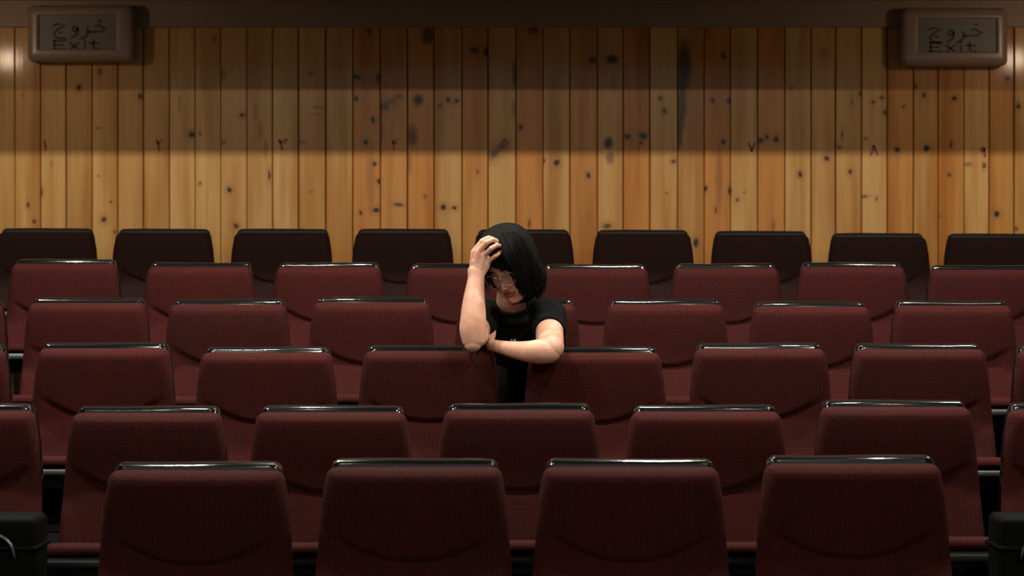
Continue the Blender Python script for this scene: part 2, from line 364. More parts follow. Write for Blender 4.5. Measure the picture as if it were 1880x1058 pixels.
def make_pad(zt0, zt1, hwf, yf, yb, r, nx, nz, corner):
    """closed padded slab. zt = distance below the top of the back; returns a bmesh in chair space"""
    bm = bmesh.new()
    arc = [r*(1-cos(pi/2*k/7)) for k in range(8)]
    H = zt1-zt0
    inner = [r+(H-2*r)*k/nz for k in range(1, nz)]
    vs = [a_/H for a_ in arc]+[a_/H for a_ in inner]+[1-a_/H for a_ in arc[::-1]]
    wm = hwf((zt0+zt1)/2)
    ua = [a_/wm for a_ in arc]; q_ = r/wm
    us = [-1+a_ for a_ in ua]+[-1+q_+(2-2*q_)*k/nx for k in range(1, nx)]+[1-a_ for a_ in ua[::-1]]
    nx = len(us)-1; nz = len(vs)-1
    F_, B_ = [], []
    for j, v in enumerate(vs):
        zt = zt0+(zt1-zt0)*v
        w = hwf(zt)
        d = zt-zt0
        if d < corner: w = w-corner+sqrt(max(0, corner**2-(corner-d)**2))
        d2 = zt1-zt
        if d2 < corner*.5: w = w-corner*.5+sqrt(max(0, (corner*.5)**2-(corner*.5-d2)**2))
        rf, rb = [], []
        for i, u in enumerate(us):
            x = u*w
            dist = min(w-abs(x), d*.999, d2)
            k = 1 if dist >= r else sqrt(max(0, 1-(1-dist/r)**2))
            a = yf(x, zt); b_ = yb(x, zt); mid = b_-min(.01, (b_-a)*.4)
            edge = i in (0, nx) or j in (0, nz)
            vf = bm.verts.new((x, mid+(a-mid)*(k if not edge else 0), TOP-zt)); rf.append(vf)
            rb.append(vf if edge else bm.verts.new((x, mid+(b_-mid)*min(1, k*1.2), TOP-zt)))
        F_.append(rf); B_.append(rb)
    for G, flip in ((F_, 0), (B_, 1)):
        for j in range(nz):
            for i in range(nx):
                q = [G[j][i], G[j][i+1], G[j+1][i+1], G[j+1][i]]
                try: bm.faces.new(q[::-1] if flip else q)
                except ValueError: pass
    bmesh.ops.remove_doubles(bm, verts=bm.verts[:], dist=1e-6)
    return bm
def yshell(zt): return .008-.12*zt       # front plane of the hard shell
def shell_bm(var):
    ph = var*2.1
    bm = make_pad(0, .43, lambda z: half_w(z)-.005,
                  lambda x, z: yshell(z)-.012*smooth01(.12, .03, z)-.002*sin(9*x+ph),
                  lambda x, z: yshell(z)+.026+.02*sin(min(1, z/.43)*pi), .012, 24, 18, .024)
    for v in bm.verts:          # slightly uneven moulded top edge
        if v.co.z > TOP-.03:
            v.co.z += .0011*sin(11*v.co.x+ph)+.0003*sin(27*v.co.x+ph*2)
    return bm
def cushion_bm(): return make_pad(.019, .425, lambda z: half_w(z)-.001, y_front, lambda x, z: yshell(z)-.004, .026, 36, 52, .024)
def seat_bm():
    bm = bmesh.new()
    # profile in y,z: rear to front; top at TOP-.385 rear, TOP-.345 front
    n = 22; rows = []
    for i in range(n+1):
        t = i/n
        y = -.10-.40*t
        zt = TOP-.388+.046*t-.004*sin(pi*t)
        rows.append((y, zt))
    prof = rows+[(-.512, TOP-.345), (-.522, TOP-.353), (-.526, TOP-.364), (-.522, TOP-.374), (-.50, TOP-.378), (-.10, TOP-.43)]
    xs = cosgrid(28); hw = .2615
    G = []
    for u in xs:
        x = u*hw; d = hw-abs(x); k = 1 if d > .02 else sqrt(max(0, 1-(1-d/.02)**2))
        ring = []
        for (y, z) in prof:
            cy, cz = y, TOP-.385-.012+(-.10-y)*.075
            yy = y if y > -.45 else -.45+(y+.45)*(.8+.2*k)
            ring.append(bm.verts.new((x, yy, cz+(z-cz)*(.35+.65*k))))
        G.append(ring)
    m = len(prof)
    for a, b_ in zip(G, G[1:]):
        for k in range(m): bm.faces.new((a[k], a[(k+1) % m], b_[(k+1) % m], b_[k]))
    bm.faces.new(G[0]); bm.faces.new(G[-1][::-1])
    return bm
def pan_bm():
    bm = bmesh.new()
    prof = [(-.10, TOP-.429), (-.485, TOP-.379), (-.508, TOP-.378), (-.522, TOP-.383), (-.524, TOP-.400), (-.512, TOP-.409), (-.46, TOP-.424), (-.2, TOP-.470), (-.09, TOP-.475)]
    xs = (-.258, -.252, -.2, 0, .2, .252, .258)
    G = []
    for x in xs:
        s = .8 if abs(x) > .257 else 1
        G.append([bm.verts.new((x, -.3+(y+.3)*(1 if s == 1 else .985), TOP-.42+(z-TOP+.42)*s)) for y, z in prof])
    m = len(prof)
    for a, b_ in zip(G, G[1:]):
        for k in range(m): bm.faces.new((a[k], a[(k+1) % m], b_[(k+1) % m], b_[k]))
    bm.faces.new(G[0]); bm.faces.new(G[-1][::-1])
    return bm
def leg_bm(s):
    bm = bmesh.new()
    add_box(bm, s*.20-.022, s*.20+.022, -.27, -.19, .012, TOP-.466, .006, 2)
    add_box(bm, s*.20-.03, s*.20+.03, -.36, -.08, 0, .014, .004, 1)
    return bm
def bracket_bm(s):
    bm = bmesh.new()
    add_box(bm, s*.238-.010, s*.238+.010, -.17, -.060, TOP-.47, TOP-.405, .006, 2)
    return bm
shells = [shell_bm(v) for v in range(4)]
meshes = {}
def me_of(key, bm, mat, smooth=True):
    me = bpy.data.meshes.new(key); bmesh.ops.recalc_face_normals(bm, faces=bm.faces[:]); bm.to_mesh(me); bm.free()
    for p in me.polygons: p.use_smooth = smooth
    me.materials.append(mat); return me
SH = [me_of('back_shell', b_, M_shell) for b_ in shells]
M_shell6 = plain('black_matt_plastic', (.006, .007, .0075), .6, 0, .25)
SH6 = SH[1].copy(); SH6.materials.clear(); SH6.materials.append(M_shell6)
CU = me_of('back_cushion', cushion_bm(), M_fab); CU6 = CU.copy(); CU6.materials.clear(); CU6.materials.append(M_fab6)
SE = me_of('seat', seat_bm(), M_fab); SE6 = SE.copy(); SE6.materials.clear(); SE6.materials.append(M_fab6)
PA = me_of('seat_pan', pan_bm(), M_pan)
LG = [me_of('leg', leg_bm(s), M_leg, False) for s in (-1, 1)]
BR = [me_of('hinge_bracket', bracket_bm(s), M_leg, False) for s in (-1, 1)]
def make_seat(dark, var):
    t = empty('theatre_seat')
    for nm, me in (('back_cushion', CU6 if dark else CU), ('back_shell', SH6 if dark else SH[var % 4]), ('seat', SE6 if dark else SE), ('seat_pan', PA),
                   ('leg', LG[0]), ('leg', LG[1]), ('hinge_bracket', BR[0]), ('hinge_bracket', BR[1])):
        o = bpy.data.objects.new(nm, me); COL.objects.link(o); o.parent = t
    return t
SEATS = [
 ([363, 761, 1157, 1563], [849, 843, 843, 837]),
 ([-70, 272, 609, 953, 1295, 1642, 1985], [742, 746, 745, 741, 744, 735, 740]),
 ([-107, 193, 491, 789, 1092, 1394, 1686, 1985], [632, 629, 637, 634, 637, 630, 631, 634]),
 ([-100, 162, 420, 683, 950, 1221, 1488, 1748, 2010], [549, 547, 550, 546, 549, 550, 554, 552, 553]),
 ([-118, 120, 368, 604, 846, 1093, 1332, 1564, 1802], [480, 476, 482, 482, 484, 485, 484, 482, 487]),
 ([-130, 86, 301, 518, 740, 961, 1180, 1397, 1612, 1825], [419, 419, 420, 420, 420, 421, 422, 424, 428, 429])]
ROWN = ['front row', 'second row', 'third row', 'fourth row', 'fifth row', 'last row']
ORD = ['leftmost', 'second from the left', 'third from the left', 'fourth from the left', 'fifth from the left', 'sixth from the left', 'seventh from the left',
       'eighth from the left', 'ninth from the left', 'tenth from the left']
n = 0
for r, (xs, ys) in enumerate(SEATS):
    for i, (px, py) in enumerate(zip(xs, ys)):
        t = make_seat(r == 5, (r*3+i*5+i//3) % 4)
        D = ROWD[r]
        zt = ZC+(529-py)*D/F
        t.location = ((px-940)*D/F, D, FLOORZ[r]); dz = zt-(FLOORZ[r]+TOP)
        t.rotation_euler.z = rnd.uniform(-.006, .006)
        # uneven mounting height: the legs stay on the floor, the rest sits a little higher or lower
        for ch in t.children:
            if ch.name.split('.')[0] != 'leg': ch.location.z = dz
            else: ch.scale.z = 1+dz/(TOP-.466)
        base = 'maroon theatre seat with painted-in shade' if r == 5 else 'maroon theatre seat with black edge'
        extra = ''
        last = i == len(xs)-1
        pos = 'rightmost' if last else ORD[i]
        if r == 0: pos = ['leftmost of four', 'second of four from the left', 'third of four from the left', 'rightmost of four'][i]
        if r in (1, 2, 3, 4, 5) and i == 0 and px < 0: pos = 'cut off by the left picture edge'
        if last and px > 1800: pos = 'cut off by the right picture edge'
        lab = '%s, %s, %s' % (base, ROWN[r], pos)
        if r == 2 and i == 3: lab = "maroon theatre seat under the person's upright forearm, third row"
        if r == 2 and i == 4: lab = "maroon theatre seat under the person's folded arm, third row"
        if r == 3 and i == 4: lab = 'maroon theatre seat the person in black sits on, fourth row'
        if r == 5 and i == 5: lab = "maroon theatre seat with painted-in shade behind the person's head, last row"
        tag(t, lab, 'seat', 'theatre seats in the '+ROWN[r])
        n += 1

# ---------------------------------------------------------------- exit signs
M_frame = plain('sign_frame_plastic', (.30, .21, .155), .32, 0, .5, 0, 60)
M_panel = plain('sign_panel', (.16, .155, .125), .5, 0, .4, 0, 40)
M_ink = plain('sign_ink', (.045, .018, .017), .6)
def exit_sign(px0, px1, py0, py1, qx0, qx1, qy0, qy1, tx, ty, ex, ey, label):
    D = WALL-.12
    s = D/F
    cx, cz = (px0+px1)/2, (py0+py1)/2
    t = empty('exit_sign', ((cx-940)*s, WALL, ZC+(529-cz)*s))
    X = lambda px: (px-cx)*s
    Z = lambda py: (cz-py)*s
    bm = bmesh.new(); y0, y1 = -.12, -.002
    def rrect(x0, x1, z0, z1, r, y, n=6):
        r = max(r, .0008); out = []
        for (cx_, cz_, a0) in ((x1-r, z1-r, 0), (x0+r, z1-r, pi/2), (x0+r, z0+r, pi), (x1-r, z0+r, 3*pi/2)):
            for k in range(n+1):
                a = a0+pi/2*k/n; out.append(bm.verts.new((cx_+r*cos(a), y, cz_+r*sin(a))))
        return out
    ox0, ox1, oz0, oz1 = X(px0), X(px1), Z(py1), Z(py0); ix0, ix1, iz0, iz1 = X(qx0), X(qx1), Z(qy1), Z(qy0)
    R_ = [rrect(ox0+.01, ox1-.01, oz0+.01, oz1-.01, .02, y1), rrect(ox0, ox1, oz0, oz1, .03, -.03), rrect(ox0, ox1, oz0, oz1, .03, -.075), rrect(ox0+.003, ox1-.003, oz0+.003, oz1-.003, .03, -.09),
          rrect(ox0+.009, ox1-.009, oz0+.009, oz1-.009, .026, -.101), rrect(ox0+.02, ox1-.02, oz0+.02, oz1-.02, .018, -.106), rrect(ix0-.006, ix1+.006, iz0-.006, iz1+.006, .006, -.112),
          rrect(ix0-.001, ix1+.001, iz0-.001, iz1+.001, .004, -.110), rrect(ix0, ix1, iz0, iz1, .003, -.09)]
    for a, b_ in zip(R_, R_[1:]):
        for k in range(len(a)): bm.faces.new((a[k], a[(k+1) % len(a)], b_[(k+1) % len(a)], b_[k]))
    bm.faces.new(R_[0]); bm.faces.new(R_[-1])
    obj('frame', bm, M_frame, t)
    bm = bmesh.new(); add_box(bm, X(qx0)+.001, X(qx1)-.001, -.098, -.0905, Z(qy1)+.001, Z(qy0)-.001)
    obj('panel', bm, M_panel, t, smooth=False)
    w = 4.6*s
    def st(bm, pts, ox, oy, k, w_=w):
        add_stroke(bm, [(X(ox+x*k), Z(oy+y*k)) for x, y in pts], w_, -.098, .0015)
    bm = bmesh.new()
    K = 1.0
    for p in ([(2,7),(10,4),(24,7),(10,14),(3,22),(8,30),(25,31)], [(13,20),(17,20)],            # jim
              circ(42,13,4.5), [(47,13),(46,23),(35,30)],                                          # vav
              [(64,11),(66,19),(62,27),(53,31)],                                                   # re
              [(80,8),(86,6),(98,14),(90,18),(66,19)], [(86,-2),(90,-2)]):                          # khe
        st(bm, p, tx, ty, K)
    obj('script_lettering', bm, M_ink, t, smooth=False)
    bm = bmesh.new()
    for p in ([(2,0),(2,17)], [(2,1),(20,1)], [(2,8.5),(17,8.5)], [(2,16.5),(21,16.5)],
              [(31,5),(47,17)], [(47,5),(31,17)], [(58,6),(58,17)], [(57,0),(59,0)],
              [(74,0),(74,12),(78,17),(86,16)], [(68,5.5),(84,5.5)]):
        st(bm, p, ex, ey, 1.0, 4.4*s)
    obj('exit_lettering', bm, M_ink, t, smooth=False)
    tag(t, label, 'sign', 'exit signs on the planked wall')
exit_sign(48, 243, 8, 112, 69, 213, 27, 90, 94, 39, 96, 73, 'unlit bilingual exit sign in tan plastic frame, high on the wall at left')
exit_sign(1657, 1853, 13, 120, 1686, 1832, 33, 95, 1706, 46, 1708, 77, 'unlit bilingual exit sign in tan plastic frame, high on the wall at right')

# sconces (outside the frame) that light the signs from their outer sides
for s in (-1, 1):
    t = empty('wall_sconce', (s*3.98, WALL-1.05, ZC+1.21))
    bm = bmesh.new(); add_tube(bm, [(Vector((0, 0, -.02)), .012), (Vector((-s*.6, 0, -.09)), .012), (Vector((-s*1.24, 0, -.09)), .012)], 4, 8); obj('arm', bm, M_leg, t)
    bm = bmesh.new(); add_tube(bm, [(Vector((-s*1.26, 0, -.13)), .03), (Vector((-s*1.26, 0, -.075)), .022)], 2, 12, caps=False); obj('socket', bm, M_leg, t)
    tag(t, 'black arm sconce on the %s side wall near the back wall' % ('left' if s < 0 else 'right'), 'lamp', 'side wall sconces')
# ceiling lamp cans
for o in list(LAMPS):
    t = empty('ceiling_lamp', (o.location.x, o.location.y, 4.3))
    bm = bmesh.new(); add_box(bm, -.02, .02, -.02, .02, o.location.z+.09-4.3, 0); obj('stem', bm, M_leg, t, False)
    bm = bmesh.new(); h = o.location.z-4.3
    d = (o.rotation_euler.to_matrix() @ Vector((0, 0, 1)))
    c0 = Vector((0, 0, h))+d*.012
    add_tube(bm, [(c0, .115), (c0+d*.06, .11), (c0+d*.12, .06)], 3, 20, caps=False); obj('housing', bm, M_leg, t)
    ax = LAMPS.index(o); tag(t, 'black ceiling lamp, %s row, %s' % (('middle', 'front', 'rear')[ax//4], ('far left', 'centre left', 'centre right', 'far right')[ax % 4]), 'lamp', 'ceiling lamps of the hall')

# ---------------------------------------------------------------- black cases at both ends of the front row
for s, xe, lab in ((-1, 64, 'black equipment case at the left end of the front row'), (1, 1838, 'black equipment case at the right end of the front row')):
    D = 5.28
    xi = (xe-940)*D/F; top = ZC+(529-939)*5.44/F
    t = empty('equipment_case', (xi+s*.3, D+.12, FLOORZ[0]))
    h = top-FLOORZ[0]
    bm = bmesh.new(); add_box(bm, -.30, .30, -.12, .04, .02, h, .018, 3); obj('body', bm, M_case, t)
    bm = bmesh.new(); add_box(bm, -.304, .304, -.126, .046, h-.085, h-.072, .003, 1); obj('lid_seam', bm, M_case, t)
    bm = bmesh.new(); add_tube(bm, [(Vector((-s*.19+.062*cos(a), -.128-.012*sin(a) if 0 else -.131, h-.10+.062*sin(a)-.0)), .006) for a in [pi*k/8 for k in range(9)]], 2, 8)
    obj('handle', bm, M_chrome, t)
    for a_ in (-1, 1):
        bm = bmesh.new(); add_box(bm, a_*.26-.02, a_*.26+.02, -.10, -.06, 0, .02, .003, 1); obj('foot', bm, M_leg, t, False)
        bm = bmesh.new(); add_box(bm, a_*.26-.02, a_*.26+.02, -.02, .02, 0, .02, .003, 1); obj('foot', bm, M_leg, t, False)
    tag(t, lab, 'case', 'equipment cases beside the front row')

# ---------------------------------------------------------------- the person
def skin_mat():
    m, nt, b = newmat('skin'); N = nt.nodes.new; L = nt.links.new
    tc = N('ShaderNodeTexCoord'); n1 = N('ShaderNodeTexNoise'); n1.inputs['Scale'].default_value = 22; n1.inputs['Detail'].default_value = 4; L(tc.outputs['Object'], n1.inputs[0])
    mx = N('ShaderNodeMix'); mx.data_type = 'RGBA'; mx.inputs[6].default_value = (.60, .355, .255, 1); mx.inputs[7].default_value = (.50, .235, .16, 1)
    mr = N('ShaderNodeMapRange'); mr.inputs[1].default_value = .4; mr.inputs[2].default_value = .75; L(n1.outputs['Fac'], mr.inputs[0]); L(mr.outputs[0], mx.inputs[0]); L(mx.outputs[2], b.inputs['Base Color'])
    b.inputs['Roughness'].default_value = .48; b.inputs['Specular IOR Level'].default_value = .35
    b.inputs['Subsurface Weight'].default_value = .12; b.inputs['Subsurface Radius'].default_value = (.02, .008, .004); b.inputs['Subsurface Scale'].default_value = .3
    n2 = N('ShaderNodeTexNoise'); n2.inputs['Scale'].default_value = 500; L(tc.outputs['Object'], n2.inputs[0])
    bp = N('ShaderNodeBump'); bp.inputs['Strength'].default_value = .15; bp.inputs['Distance'].default_value = .001; L(n2.outputs['Fac'], bp.inputs['Height']); L(bp.outputs[0], b.inputs['Normal'])
    return m
M_skin = skin_mat()
M_lip = plain('lips', (.30, .10, .08), .45, 0, .4)
M_brow = plain('brow_hair', (.02, .014, .012), .8)
M_nail = plain('nail', (.62, .36, .29), .3, 0, .5)
M_shirt = plain('black_cotton', (.0065, .0075, .0070), .95, 0, .06, .4, 500)
M_trouser = plain('black_denim', (.006, .0065, .0065), .9, 0, .06, .4, 500)
M_print = plain('white_print', (.75, .75, .75), .6)
M_hair, nt, b = newmat('dark_hair')
b.inputs['Base Color'].default_value = (.006, .006, .0055, 1); b.inputs['Roughness'].default_value = .75; b.inputs['Specular IOR Level'].default_value = .07
nn = nt.nodes.new('ShaderNodeTexNoise'); nn.inputs['Scale'].default_value = 90
tcn = nt.nodes.new('ShaderNodeTexCoord'); nt.links.new(tcn.outputs['Object'], nn.inputs[0])
bpn = nt.nodes.new('ShaderNodeBump'); bpn.inputs['Strength'].default_value = .6; bpn.inputs['Distance'].default_value = .003
nt.links.new(nn.outputs['Fac'], bpn.inputs['Height']); nt.links.new(bpn.outputs[0], b.inputs['Normal'])
M_wire = plain('thin_metal_frame', (.75, .68, .58), .22, 1, .5)
M_lens, nt, b = newmat('lens')
b.inputs['Base Color'].default_value = (.02, .02, .02, 1); b.inputs['Roughness'].default_value = .03
tr = nt.nodes.new('ShaderNodeBsdfTransparent'); mxs = nt.nodes.new('ShaderNodeMixShader'); mxs.inputs[0].default_value = .10
nt.links.new(tr.outputs[0], mxs.inputs[1]); nt.links.new(b.outputs[0], mxs.inputs[2])
nt.links.new(mxs.outputs[0], nt.nodes['Material Output'].inputs[0])

HEAD = P(936, 485, 7.17)
HM = Matrix.Translation(HEAD) @ (Matrix.Rotation(radians(-13), 4, 'Y') @ Matrix.Rotation(radians(-31), 4, 'Z') @ Matrix.Rotation(radians(24), 4, 'X'))
# head profile tables: z, half width, front, back
HT = [(-.116, .004, .066, -.050), (-.113, .020, .074, -.038), (-.105, .033, .080, -.015), (-.092, .044, .081, .012), (-.075, .054, .081, .040), (-.055, .062, .081, .066),
      (-.03, .068, .083, .085), (0, .072, .085, .096), (.03, .0735, .089, .098), (.06, .069, .083, .092), (.085, .057, .066, .075), (.10, .041, .046, .055), (.109, .025, .028, .034), (.113, .004, .004, .010)]
def gauss(a, s): return math.exp(-(a/s)**2)
def head_pt(az, z, face=True):
    """az: 0 = front (-y), positive to the viewer's right"""
    hw = interp([(t[0], t[1]) for t in HT], z); fr = interp([(t[0], t[2]) for t in HT], z); bk = interp([(t[0], t[3]) for t in HT], z)
    cy = (bk-fr)/2; ry = (bk+fr)/2
    c, s = cos(az), sin(az); e = .88
    x = hw*abs(s)**e*(1 if s > 0 else -1); y = cy-ry*abs(c)**e*(1 if c > 0 else -1)
    if face and c > 0:
        d = 0
        # nose
        t = smooth01(.012, -.040, z)*smooth01(-.058, -.044, z)
        d += .026*t*gauss(x, .0075+.006*t)
        d += .007*gauss(z+.045, .007)*(gauss(x-.013, .006)+gauss(x+.013, .006))
        d += .006*gauss(x, .008)*gauss(z-.004, .018)
        for s_ in (-1, 1):
            d -= .012*gauss(x-s_*.030, .015)*gauss(z-.001, .012)
            d += .008*gauss(x-s_*.031, .011)*gauss(z-.000, .008)
            d -= .0022*gauss(x-s_*.031, .013)*gauss(z+.0055, .0016)
            d += .005*gauss(x-s_*.030, .017)*gauss(z-.019, .006)
            d += .004*gauss(x-s_*.042, .015)*gauss(z+.030, .015)
        mw = gauss(x, .021)
        d += .0065*mw*gauss(z+.0655, .0045)+.007*mw*gauss(z+.0775, .0055)-.005*gauss(x, .024)*gauss(z+.0715, .0018)
        d -= .003*gauss(x, .02)*gauss(z+.088, .005)+.0015*gauss(x, .004)*gauss(z+.058, .006)
        d += .006*gauss(x, .016)*gauss(z+.104, .010)
        y -= d
    return Vector((x, y, z))
def head_bm(bm):
    NA = 160; zs = [-.116+.229*(.5-.5*cos(pi*k/130))*.55+.229*.45*k/130 for k in range(131)]
    rings = [[bm.verts.new(HM @ head_pt(2*pi*k/NA, z)) for k in range(NA)] for z in zs]
    for a, b_ in zip(rings, rings[1:]):
        for k in range(NA): bm.faces.new((a[k], a[(k+1) % NA], b_[(k+1) % NA], b_[k]))
    bm.faces.new(rings[0][::-1]); bm.faces.new(rings[-1])

bm = bmesh.new(); head_bm(bm)
hrot = HM.to_3x3()
for s_ in (-1, 1): add_ell(bm, HM @ Vector((s_*.074, .012, -.012)), (.010, .017, .030), hrot)
# neck and upper chest
NB = P(955, 572, 7.27)
add_tube(bm, [(HM @ Vector((.0, .025, -.04)), .050, .054), (P(938, 545, 7.225), .049, .046), (P(942, 562, 7.27), .055, .046), (P(948, 578, 7.31), .066, .046), (P(956, 610, 7.34), .10, .05)], 6, 28, ref=(1, 0, 0))
# torso core under the clothes, legs
add_tube(bm, [(P(956, 600, 7.30), .115, .06), (P(954, 650, 7.38), .125, .08), (P(950, 710, 7.50), .115, .08), (P(948, 740, 7.66), .13, .09)], 6, 28, ref=(1, 0, 0))
SHL, SHR = P(893, 580, 7.25), P(1008, 583, 7.25)
EL, ER = P(869, 618, 7.005), P(1010, 643, 6.975)
WL, WR = P(875, 512, 7.045), P(903, 634, 7.055)
def lerp(a, b_, t): return a+(b_-a)*t
# viewer-left arm: upper arm, elbow, upright forearm
add_tube(bm, [(SHL, .048), (lerp(SHL, EL, .5), .043), (lerp(SHL, EL, .85), .042), (EL+Vector((.004, .004, -.004)), .039)], 6, 24)
def L_(px, py, Y, a, b_): return (P(px, py, Y), a, b_)
add_tube(bm, [L_(869, 622, 7.003, .040, .038), L_(868, 604, 7.003, .0445, .040), L_(869, 582, 7.01, .0425, .039), L_(870, 555, 7.02, .0375, .034), L_(872, 530, 7.035, .0315, .027), WL_ if 0 else (P(874, 512, 7.045), .028, .022), L_(874, 497, 7.05, .029, .020)], 6, 28, ref=(1, 0, 0))
add_ell(bm, P(868, 633, 6.995), (.028, .027, .026))          # point of the elbow
add_ell(bm, P(885, 617, 7.02), (.022, .03, .030))
# viewer-right arm: upper arm towards the viewer, folded forearm
add_tube(bm, [(SHR, .050), (lerp(SHR, ER, .45)+Vector((0, 0, .004)), .047), (lerp(SHR, ER, .8), .046), (P(1011, 638, 6.985), .0445), (P(1008, 646, 6.975), .040)], 6, 24)
add_tube(bm, [(P(1006, 646, 6.97), .040, .038), (P(990, 646, 6.965), .041, .038), (P(970, 646, 6.975), .036, .033), (P(945, 643, 7.0), .029, .027), (P(925, 639, 7.03), .024, .022), (P(903, 634, 7.065), .019, .018)], 6, 24, ref=(0, 0, 1))
add_ell(bm, P(1004, 657, 6.972), (.024, .024, .020))
# hands -----------------------------------------------------------------
def finger(pts, r0):
    rs = [r0*1.08, r0*1.0, r0*.95, r0*.84]
    add_tube(bm, [(p, r) for p, r in zip(pts, rs)], 4, 14)
    for p, r in zip(pts[1:3], rs[1:3]): add_ell(bm, p+Vector((0, -.0012, .0008)), (r*1.07,)*3, seg=14)
# raised hand: palm as fan of metacarpals
mcp = [P(870, 463, 7.052), P(879, 463, 7.040), P(889, 469, 7.038), P(898, 479, 7.048)]
wr = [P(868, 503, 7.050), P(873, 503, 7.046), P(878, 504, 7.046), P(882, 506, 7.050)]
for a, b_, r in zip(wr, mcp, (.0125, .013, .0125, .0115)):
    add_tube(bm, [(a, .014), (lerp(a, b_, .5)+Vector((0, .002, 0)), r), (b_, r*.88)], 5, 14)
for b_ in mcp: add_ell(bm, b_+Vector((0, -.003, 0)), (.0095, .0085, .0095), seg=16)
add_tube(bm, [(lerp(wr[1], wr[2], .5)+Vector((0, .006, 0)), .026, .013), (lerp(mcp[1], mcp[2], .5)+Vector((-.002, .008, -.03)), .034, .013), (lerp(mcp[1], mcp[2], .5)+Vector((-.002, .006, -.012)), .028, .009)], 5, 20, ref=(1, 0, .2))
finger([mcp[0], P(885, 444, 7.050), P(897, 438, 7.058), P(906, 440, 7.066)], .0095)
finger([mcp[1], P(893, 446, 7.026), P(905, 441, 7.032), P(912, 443, 7.046)], .0092)
finger([mcp[2], P(902, 457, 7.020), P(912, 451, 7.026), P(918, 452, 7.042)], .0086)
finger([mcp[3], P(909, 471, 7.030), P(916, 466, 7.036), P(921, 462, 7.048)], .0074)
# thumb, between palm and forehead on the hidden side
add_tube(bm, [(P(868, 498, 7.062), .014), (P(873, 482, 7.082), .0125), (P(882, 469, 7.098), .0105), (P(890, 460, 7.108), .0085)], 5, 14)
# resting hand behind the upright elbow: holds the inner side of the other arm
hw_ = P(903, 634, 7.065)
pm = [(hw_, .021, .015), (hw_+Vector((-.008, .035, .004)), .030, .013), (hw_+Vector((-.012, .075, .008)), .036, .012)]
add_tube(bm, pm, 5, 18, ref=(0, 0, 1))
for k, (dz, ln) in enumerate(((.026, .062), (.009, .070), (-.008, .065), (-.024, .052))):
    b0 = hw_+Vector((-.012, .078, .008+dz))
    add_tube(bm, [(b0, .0085), (b0+Vector((.002, ln*.45, .000)), .008), (b0+Vector((-.006, ln*.78, -.001)), .0075), (b0+Vector((-.018, ln, -.002)), .0065)], 4, 12)
add_tube(bm, [(hw_+Vector((-.002, .02, .018)), .012), (hw_+Vector((.004, .048, .040)), .0105), (hw_+Vector((.003, .078, .052)), .008)], 4, 12)
body_me = remeshed(bm, .0025, 3, 'body')
person = empty('person', (P(950, 529, 7.62).x, 7.62, FLOORZ[3]))
def pchild(name, me, mat, **k):
    for p in me.polygons: p.use_smooth = True
    if not me.materials: me.materials.append(mat)
    o = bpy.data.objects.new(name, me); COL.objects.link(o)
    o.parent = person; o.matrix_parent_inverse = Matrix.Translation(-person.location)
    return o
body = pchild('body', body_me, M_skin)
body_me.materials.append(M_lip); body_me.materials.append(M_brow); body_me.materials.append(M_nail)
HI = HM.inverted()
tips = [P(908, 440, 7.06), P(914, 443, 7.04), P(920, 451, 7.036), P(923, 461, 7.043)]
for p in body_me.polygons:
    c = p.center
    if (c-HEAD).length < .16:
        q = HI @ c
        if q.y < -.05 and abs(q.x) < .024:
            zc_ = q.z+.0715
            if abs(q.x) < .024*sqrt(max(0, 1-(zc_/.0105)**2)) and abs(zc_) < .0105: p.material_index = 1
        if q.y < -.05 and .012 < abs(q.x) < .050 and abs(q.z-(.0215-18*(abs(q.x)-.030)**2*.2)) < .0035: p.material_index = 2
body['label'] = 'fair skin of face, neck, raised hand and bare forearms'

# trousers and shoes (mostly hidden behind the third row)
bm = bmesh.new()
fz = FLOORZ[3]
hipz = FLOORZ[3]+TOP-.385+.105
for s_ in (-1, 1):
    x0 = .035
    add_tube(bm, [(Vector((x0+s_*.075, 7.66, hipz)), .085), (Vector((x0+s_*.085, 7.45, hipz+.0)), .078), (Vector((x0+s_*.09, 7.30, hipz-.005)), .060), (Vector((x0+s_*.09, 7.262, hipz-.06)), .056),
                  (Vector((x0+s_*.09, 7.30, fz+.25)), .052), (Vector((x0+s_*.09, 7.32, fz+.11)), .045)], 6, 20)
add_ell(bm, (x0, 7.68, hipz), (.15, .10, .09))
pchild('trousers', remeshed(bm, .008, 3), M_trouser)
for s_ in (-1, 1):
    bm = bmesh.new(); add_tube(bm, [(Vector((.035+s_*.09, 7.36, fz+.045)), .036, .042), (Vector((.035+s_*.09, 7.28, fz+.042)), .042, .040), (Vector((.035+s_*.1, 7.18, fz+.030)), .042, .028)], 5, 16, ref=(1, 0, 0))
    pchild('shoe', remeshed(bm, .006, 2), M_leg)

# shirt
bm = bmesh.new()
add_tube(bm, [(P(957, 577, 7.285), .070, .045), (P(957, 588, 7.29), .125, .072), (P(957, 612, 7.33), .150, .092), (P(956, 650, 7.385), .152, .105), (P(952, 700, 7.47), .142, .108), (P(950, 740, 7.60), .150, .115), (P(950, 752, 7.70), .155, .115)], 6, 32, ref=(1, 0, 0))
add_tube(bm, [(P(930, 574, 7.275), .040), (P(905, 578, 7.265), .052), (SHL, .056), (lerp(SHL, EL, .35), .056), (lerp(SHL, EL, .52), .055)], 6, 24)
add_tube(bm, [(P(975, 570, 7.275), .040), (P(998, 574, 7.262), .054), (SHR+Vector((.002, 0, .002)), .058), (lerp(SHR, ER, .30), .057), (lerp(SHR, ER, .50)+Vector((0, 0, .004)), .056)], 6, 24, caps=False)
add_ell(bm, P(946, 590, 7.270), (.078, .066, .030))
sm = remeshed(bm, .005, 4)
NRM = [v.normal.copy() for v in sm.vertices]
